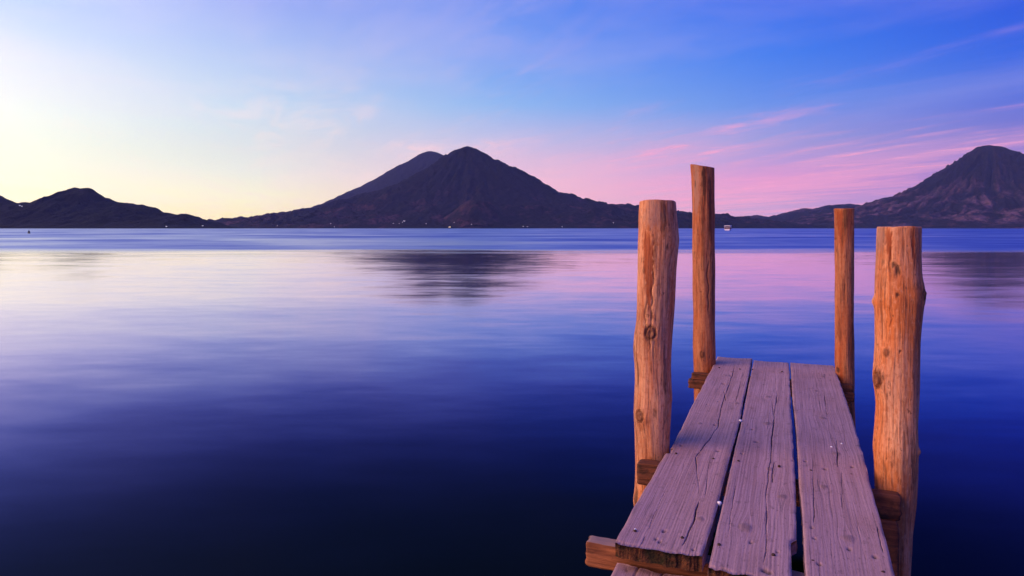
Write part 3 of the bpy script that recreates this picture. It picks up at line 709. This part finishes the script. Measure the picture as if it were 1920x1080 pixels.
    # random drying cracks all round
    rg = random.Random(seed)
    for _ in range(22):
        a0 = rg.uniform(0, 2 * pi); z0 = rg.uniform(-1.5, ztop); ln = rg.uniform(0.1, 0.5); wd = rg.uniform(0.0012, 0.0022)
        ac = a0 + gnoise(Zg * 6, a0 * 3, seed + 50) * 0.06 + gnoise(Zg * 30, a0 * 5, seed + 51) * 0.015
        da = np.abs((TH - ac + pi) % (2 * pi) - pi) * 0.08 / wd
        en = sstep(Zg, z0 - ln, z0 - ln * 0.6) * (1 - sstep(Zg, z0 - ln * 0.3, z0))
        msk = np.exp(-(da / np.maximum(en, 0.03)) ** 2) * (en > 0.02)
        Dp = Dp - 0.004 * msk * en; att['dark'] = np.maximum(att['dark'], 0.25 * msk)
    wet = 0.75 * (1 - sstep(Zg + gnoise(TH * 3 / pi * 2, Zg * 4, seed + 70) * 0.06, WATER + 0.12, WATER + 0.34)); att['dark'] = np.maximum(att['dark'], wet)   # wet, algae-dark wood above the waterline
    RR = Rr + Dp
    RR[-1] -= 0.0035; RR[-2] -= 0.0008
    cT, cS = cos(YAW), sin(YAW)                            # outline offsets run along the picture plane
    tl0, tl1 = tops
    lift = sstep(Zg, ztop - 0.10, ztop) * ((cx_ * tl0 + sy_ * tl1) + gnoise(cx_ * 1.5, sy_ * 1.5, seed + 60) * 0.003)
    V = np.stack([C * cT + RR * cx_, C * cS + RR * sy_, Zg + lift], -1)
    topz = Zg + lift
    n0 = V.shape[0] * nt; V = V.reshape(-1, 3)
    last = V[-nt:]; cen = last.mean(0); caps = []
    for q in (0.8, 0.5, 0.2):
        r_ = cen + (last - cen) * q; r_[:, 2] += gnoise(r_[:, 0] * 60, r_[:, 1] * 60, seed + 61) * 0.0022; caps.append(r_)
    V = np.concatenate([V] + caps + [cen[None, :]])
    fa = gridfaces(len(zs) + 3, nt, True); mi = np.zeros(len(fa), int); mi[(len(zs) - 1) * nt:] = 1
    fa = fa.tolist(); b0 = (len(zs) + 2) * nt; ci = len(V) - 1
    mi = mi.tolist()
    for j in range(nt): fa.append([b0 + j, b0 + (j + 1) % nt, ci]); mi.append(1)
    fa.append(list(range(nt))[::-1]); mi.append(0)
    V[:, 2] -= zbot
    ex = len(V) - n0
    me = mesh('post', V, fa, True, {q: np.concatenate([a.ravel(), np.zeros(ex)]) for q, a in att.items()}, mi)
    ob = link('post', me, [m_, M_CUT], PIER, L3(t_, s_, zbot))
    if label: ob['label'] = label
    return ob
post(-0.600, 3.215, [(378, 1199, 1267), (400, 1198, 1269), (430, 1198, 1272), (450, 1197, 1273), (470, 1196, 1271), (500, 1195, 1268), (560, 1194, 1264), (600, 1193, 1261), (630, 1189, 1259), (655, 1188, 1258), (690, 1190, 1258), (720, 1190, 1259), (748, 1189, 1261), (775, 1188, 1259), (815, 1190, 1256), (850, 1191, 1255), (900, 1191, 1253), (960, 1190, 1250), (1300, 1188, 1248)],
     M_LOG, 101, [('knot', 1220, 620, 9, 0.010), ('knot', 1201, 775, 8, 0.008), ('bulge', 1188, 658, 10, 26, 0.006), ('dark', 1189, 662, 7, 22, 0.8, 0.006), ('dark', 1197, 700, 3, 30, 0.6, 0.003), ('red', 1216, 432, 140, 13), ('dark', 1243, 405, 7, 45, 0.55), ('dark', 1228, 470, 5, 30, 0.4), ('grey', 1225, 402, 26, 28, 0.45), ('dark', 1250, 462, 3, 7, 0.8), ('split', 1214, 555, 80, 1.5), ('split', 1226, 480, 190, 1.3), ('dark', 1245, 690, 5, 60, 0.5), ('dark', 1193, 930, 8, 20, 0.7, 0.006), ('bulge', 1190, 938, 9, 14, 0.008), ('dark', 1232, 560, 4, 50, 0.3), ('dark', 1252, 520, 4, 60, 0.35)],
     (0.0, -0.006), label='thick pale post with a red peeled strip and two knots')
post(0.418, 3.20, [(425, 1644, 1727), (445, 1643, 1727), (480, 1642, 1727), (510, 1640, 1729), (550, 1638, 1733), (565, 1637, 1733), (600, 1638, 1730), (640, 1639, 1726), (690, 1637, 1724), (715, 1638, 1724), (760, 1640, 1723), (800, 1638, 1722), (840, 1635, 1722), (880, 1638, 1720), (940, 1641, 1717), (1000, 1641, 1711), (1080, 1642, 1706), (1300, 1644, 1700)],
     M_LOG, 202, [('knot', 1651, 711, 11, 0.012), ('knot', 1665, 657, 5, 0.004), ('bulge', 1637, 566, 8, 9, 0.010), ('knot', 1731, 548, 8, 0.006), ('dark', 1683, 502, 5, 14, 0.85, 0.004), ('dark', 1676, 494, 4, 8, 0.8, 0.004), ('dark', 1683, 549, 4, 5, 0.85, 0.003), ('split', 1671, 458, 60, 1.6), ('split', 1672, 540, 80, 1.0), ('dark', 1660, 490, 3, 8, 0.5), ('dark', 1650, 646, 2, 3, 0.8), ('dark', 1687, 652, 2.2, 4, 0.9, 0.004), ('dark', 1645, 825, 3, 4, 0.8, 0.003), ('dark', 1708, 860, 7, 60, 0.55), ('dark', 1637, 880, 5, 30, 0.7, 0.004), ('red', 1707, 430, 70, 5), ('red', 1668, 425, 60, 8), ('bulge', 1722, 838, 5, 6, 0.008), ('grey', 1655, 445, 14, 30, 0.4), ('dark', 1648, 700, 5, 3, 0.9, 0.004)],
     (0.0, 0.0), label='thick orange post with a dark knot above the deck')
post(-0.590, 5.235, [(311, 1295, 1340), (330, 1297, 1340), (360, 1298, 1340), (450, 1298, 1340), (560, 1299, 1341), (680, 1300, 1342), (750, 1302, 1342), (1000, 1305, 1342)],
     M_LOGD, 303, [('dark', 1320, 340, 5, 45, 0.8), ('dark', 1331, 400, 5, 90, 0.55), ('dark', 1318, 450, 4, 80, 0.45), ('grey', 1306, 350, 9, 60, 0.5), ('knot', 1317, 661, 4, 0.004), ('dark', 1301, 682, 3, 3, 0.8, 0.003), ('dark', 1304, 345, 3, 10, 0.6), ('split', 1327, 480, 120, 1.2), ('dark', 1336, 560, 4, 120, 0.45)],
     (-0.016, 0.004), nt=110, label='tall slim post with a slanting cut top')
post(0.405, 5.235, [(391, 1563, 1602), (400, 1564, 1602), (450, 1565, 1601), (560, 1565, 1601), (680, 1566, 1602), (760, 1570, 1603), (820, 1572, 1605), (1000, 1576, 1608)],
     M_LOGD, 404, [('dark', 1585, 410, 5, 30, 0.6), ('dark', 1568, 447, 5, 3, 0.6), ('dark', 1580, 440, 2, 40, 0.5), ('dark', 1572, 692, 7, 6, 0.8, 0.004), ('dark', 1596, 640, 5, 70, 0.5), ('dark', 1575, 620, 5, 30, 0.4), ('red', 1574, 395, 70, 8)],
     (0.0, 0.0), nt=110, label='short slim post with a flat sawn top')
# short stub posts under the lower walkway
for a in (-0.50, 0.24):
    for ss in (0.34, -1.21):
        rs = []
        for i, z in enumerate(np.linspace(0, 2.16, 16)):
            rs.append([((0.062 - 0.004 * z + 0.004 * float(gnoise(q * 0.7, z * 2, 91))) * cos(q * pi / 10), (0.062 - 0.004 * z + 0.004 * float(gnoise(q * 0.7, z * 2, 92))) * sin(q * pi / 10), z) for q in range(20)])
        link('post', MB().loft(rs).mesh('post', False), M_LOGD, PIER, L3(a, ss, -3.4))

# ------------------------------------------------------------------ boats
def boat_at(px, D): return ((px - 960) / F * D, D, WATER)
def hullrings(L_, W_, H_, n=13, bow=0.5):
    rings = []
    for i in range(n):
        u = i / (n - 1); x = (u - 0.5) * L_
        wd = W_ / 2 * (1 - max(0, (u - bow) / (1 - bow)) ** 2.2) * (0.86 + 0.14 * min(1, u * 4)); wd = max(wd, 0.02)
        sh = H_ * (1 + 0.35 * max(0, u - 0.5) ** 2 * 4)
        rings.append([(x, -wd, sh), (x, -wd * 0.92, sh * 0.35), (x, -wd * 0.55, -0.35 + 0.2 * u * u), (x, 0, -0.5 + 0.3 * u ** 3), (x, wd * 0.55, -0.35 + 0.2 * u * u), (x, wd * 0.92, sh * 0.35), (x, wd, sh)])
    return rings
tb = empty('tour_boat', boat_at(1365.5, 545.0), R(64))
tag(tb, 'small white two-deck passenger boat with dark windows out on the lake', 'boat')
link('hull', MB().loft(hullrings(13.0, 5.0, 1.25)).mesh('hull', False), M_WHITE, tb)
cab = link('cabin', MB().box((-5.6, -2.15, 1.27), (3.2, 2.15, 2.5)).mesh('cabin'), M_MAROON, tb)
for i in range(6):
    for sy in (-1, 1):
        link('window', MB().box((-5.2 + i * 1.38, sy * 2.16 - 0.02, 1.75), (-4.1 + i * 1.38, sy * 2.16 + 0.02, 2.3)).mesh('window'), M_GLASS, cab)
for y in (-1.35, 0.0, 1.35):
    link('window', MB().box((-5.64, y - 0.55, 1.7), (-5.604, y + 0.55, 2.3)).mesh('window'), M_GLASS, cab)
    link('window', MB().box((3.204, y - 0.55, 1.7), (3.24, y + 0.55, 2.3)).mesh('window'), M_GLASS, cab)
link('upper_deck', MB().box((-5.9, -2.3, 2.504), (3.5, 2.3, 2.68)).mesh('upper_deck'), M_WHITE, tb)
for x in (-5.6, -2.6, 0.3, 3.2):
    for y in (-2.15, 2.15): link('canopy_post', MB().box((x - 0.05, y - 0.05, 2.682), (x + 0.05, y + 0.05, 3.55)).mesh('canopy_post'), M_WHITE, tb)
rl_ = MB()
for z in (2.95, 3.15):
    for y in (-2.2, 2.2): rl_.box((-5.6, y - 0.03, z), (3.2, y + 0.03, z + 0.05))
link('railing', rl_.mesh('railing'), M_WHITE, tb)
link('canopy', MB().box((-5.9, -2.35, 3.552), (3.6, 2.35, 3.95), 0.15, 0.3).mesh('canopy'), M_WHITE, tb)
for i in range(5):
    link('seat', MB().box((-4.8 + i * 1.5, -1.7, 2.684), (-4.3 + i * 1.5, 1.7, 3.12)).mesh('seat'), M_MAROON, tb)

cn = empty('canoe', boat_at(54.3, 230.0), R(60))
cn.location = boat_at(54.3, 230.0); cn.rotation_euler = (0, 0, atan2(cn.location[1], cn.location[0]) + R(4))
tag(cn, 'dark dugout canoe seen end on in the pale water', 'canoe')
rings = []
for i in range(13):
    u = i / 12; x = (u - 0.5) * 3.8; wd = max(0.03, 0.42 * (1 - abs(2 * u - 1) ** 2.6)); sh = 0.26 + 0.16 * abs(2 * u - 1) ** 2.5
    rings.append([(x, -wd, sh), (x, -wd * 0.8, 0.0), (x, -wd * 0.4, -0.16), (x, wd * 0.4, -0.16), (x, wd * 0.8, 0.0), (x, wd, sh), (x, wd * 0.82, sh - 0.02), (x, wd * 0.4, 0.02), (x, -wd * 0.4, 0.02), (x, -wd * 0.82, sh - 0.02)])
link('hull', MB().loft(rings).mesh('hull', True), M_DKWOOD, cn)
for x in (-0.9, 0.0, 0.9): link('thwart', MB().box((x - 0.09, -0.33, 0.20), (x + 0.09, 0.33, 0.235)).mesh('thwart'), M_DKWOOD, cn)
# the paddler, one skinned figure seated on the middle thwart
J = {'pel': (0, 0, 0.33, 0.14), 'spi': (0.03, 0, 0.55, 0.135), 'che': (0.07, 0, 0.74, 0.15), 'nec': (0.09, 0, 0.88, 0.055), 'hea': (0.11, 0, 1.0, 0.085), 'top': (0.115, 0, 1.09, 0.07),
     'shl': (0.07, 0.17, 0.80, 0.07), 'ell': (0.18, 0.27, 0.58, 0.05), 'wrl': (0.40, 0.20, 0.52, 0.035), 'hal': (0.48, 0.17, 0.53, 0.04),
     'shr': (0.07, -0.17, 0.80, 0.07), 'elr': (0.18, -0.27, 0.56, 0.05), 'wrr': (0.38, -0.22, 0.44, 0.035), 'har': (0.46, -0.22, 0.43, 0.04),
     'hil': (0.03, 0.10, 0.32, 0.095), 'knl': (0.45, 0.15, 0.45, 0.07), 'anl': (0.66, 0.14, 0.12, 0.045), 'tol': (0.82, 0.14, 0.09, 0.04),
     'hir': (0.03, -0.10, 0.32, 0.095), 'knr': (0.45, -0.15, 0.45, 0.07), 'anr': (0.66, -0.14, 0.12, 0.045), 'tor': (0.82, -0.14, 0.09, 0.04)}
E = ['pel spi', 'spi che', 'che nec', 'nec hea', 'hea top', 'che shl', 'shl ell', 'ell wrl', 'wrl hal', 'che shr', 'shr elr', 'elr wrr', 'wrr har', 'pel hil', 'hil knl', 'knl anl', 'anl tol', 'pel hir', 'hir knr', 'knr anr', 'anr tor']
ks = list(J); me = bpy.data.meshes.new('person')
me.from_pydata([J[q][:3] for q in ks], [[ks.index(a) for a in e.split()] for e in E], [])
per = link('person', me, M_CLOTH); per.location = cn.location; per.rotation_euler = cn.rotation_euler
sk = per.modifiers.new('skin', 'SKIN'); per.modifiers.new('sub', 'SUBSURF').levels = 1
for i, q in enumerate(ks):
    me.skin_vertices[0].data[i].radius = (J[q][3], J[q][3])
me.skin_vertices[0].data[0].use_root = True
tag(per, 'paddler in dark clothes seated low in the canoe', 'person')
hat = MB().loft([[(0.11 + r_ * cos(a * pi / 6), r_ * sin(a * pi / 6), z) for a in range(12)] for r_, z in ((0.19, 1.05), (0.20, 1.06), (0.11, 1.085), (0.10, 1.16), (0.05, 1.19))]).mesh('hat', True)
link('hat', hat, M_HAIR, per)

# ------------------------------------------------------------------ lit houses on the far shore
def house(px, py, size, lit, label, group=None, rz=0.0):
    g = ground(px, py)
    if g is None: return None
    X, Y, Z = g
    h = empty('house', (X, Y, Z - 0.6), rz + atan2(-X, Y) * 1.0)
    a, b, c = size                                        # width, depth, wall height; the front faces the lake (-y)
    link('wall', MB().box((-a / 2, -b / 2, -3.0), (a / 2, b / 2, c)).mesh('wall'), M_WALL, h)
    rf = MB(); e = 0.6; rz_ = c + a * 0.16
    rf.loft([[(-a / 2 - e, -b / 2 - e, c + 0.02), (-a / 2 - e, 0, rz_ + 0.3), (-a / 2 - e, b / 2 + e, c + 0.02)], [(a / 2 + e, -b / 2 - e, c + 0.02), (a / 2 + e, 0, rz_ + 0.3), (a / 2 + e, b / 2 + e, c + 0.02)]])
    link('roof', rf.mesh('roof'), M_ROOF, h)
    n = 3; ww = a / n * 0.62
    for i in range(n):
        x = -a / 2 + (i + 0.5) * a / n
        if i == 1: link('door', MB().box((x - 0.7, -b / 2 - 0.09, -0.4), (x + 0.7, -b / 2 - 0.01, c * 0.55)).mesh('door'), M_DOOR, h)
        else: link('window', MB().box((x - ww / 2, -b / 2 - 0.12, c * 0.25), (x + ww / 2, -b / 2 - 0.01, c * 0.85)).mesh('window'), lit, h)
    return tag(h, label, 'house', group)
house(843, 426.6, (22, 12, 9), M_LITY, 'house with bright yellow lit windows at the foot of the volcano')
house(758, 415.5, (20, 11, 8), M_LITW, 'larger white lit house highest of the cluster on the volcano slope')
for px, py in ((754.5, 417.8), (748.5, 419.3), (737.5, 419.6), (799, 420), (851.5, 417.8), (884, 423.6), (981, 425.0), (989, 426), (620, 420.5), (627, 425.5), (520, 424.5), (312, 425.5), (380, 424), (1150, 418.5), (1054, 425.6), (37, 386), (41, 388)):
    if px < 100: lb, gr = 'tiny lit house up on the dark hills across the water', 'lit houses on the hills'
    elif px < 400: lb, gr = 'tiny lit house on the shore at the foot of the dark hills', 'lit houses below the hills'
    elif 730 < px < 760: lb, gr = 'tiny white lit house in the cluster below the larger white one', 'lit houses in the cluster'
    else: lb, gr = 'tiny lone house with white lit windows along the shore below the twin volcanoes', 'lit houses along the far shore'
    house(px, py, (random.uniform(7, 11), 8, random.uniform(4.5, 6)), M_LITW, lb, gr)

# ------------------------------------------------------------------ dusk haze over the lake
t, M_HAZE = mat('haze_air')
pv = t.n('ShaderNodeVolumePrincipled'); pv.inputs['Color'].default_value = (0.30, 0.40, 1.0, 1); pv.inputs['Density'].default_value = 1.65e-5; pv.inputs['Absorption Color'].default_value = (1, 1, 1, 1)
pv.inputs['Anisotropy'].default_value = 0.0
out(t, pv.outputs[0], True)
hz = link('haze', MB().box((-14000, -3000, WATER - 130), (17500, 22500, 2500)).mesh('haze'), M_HAZE)
tag(hz, kind='stuff')
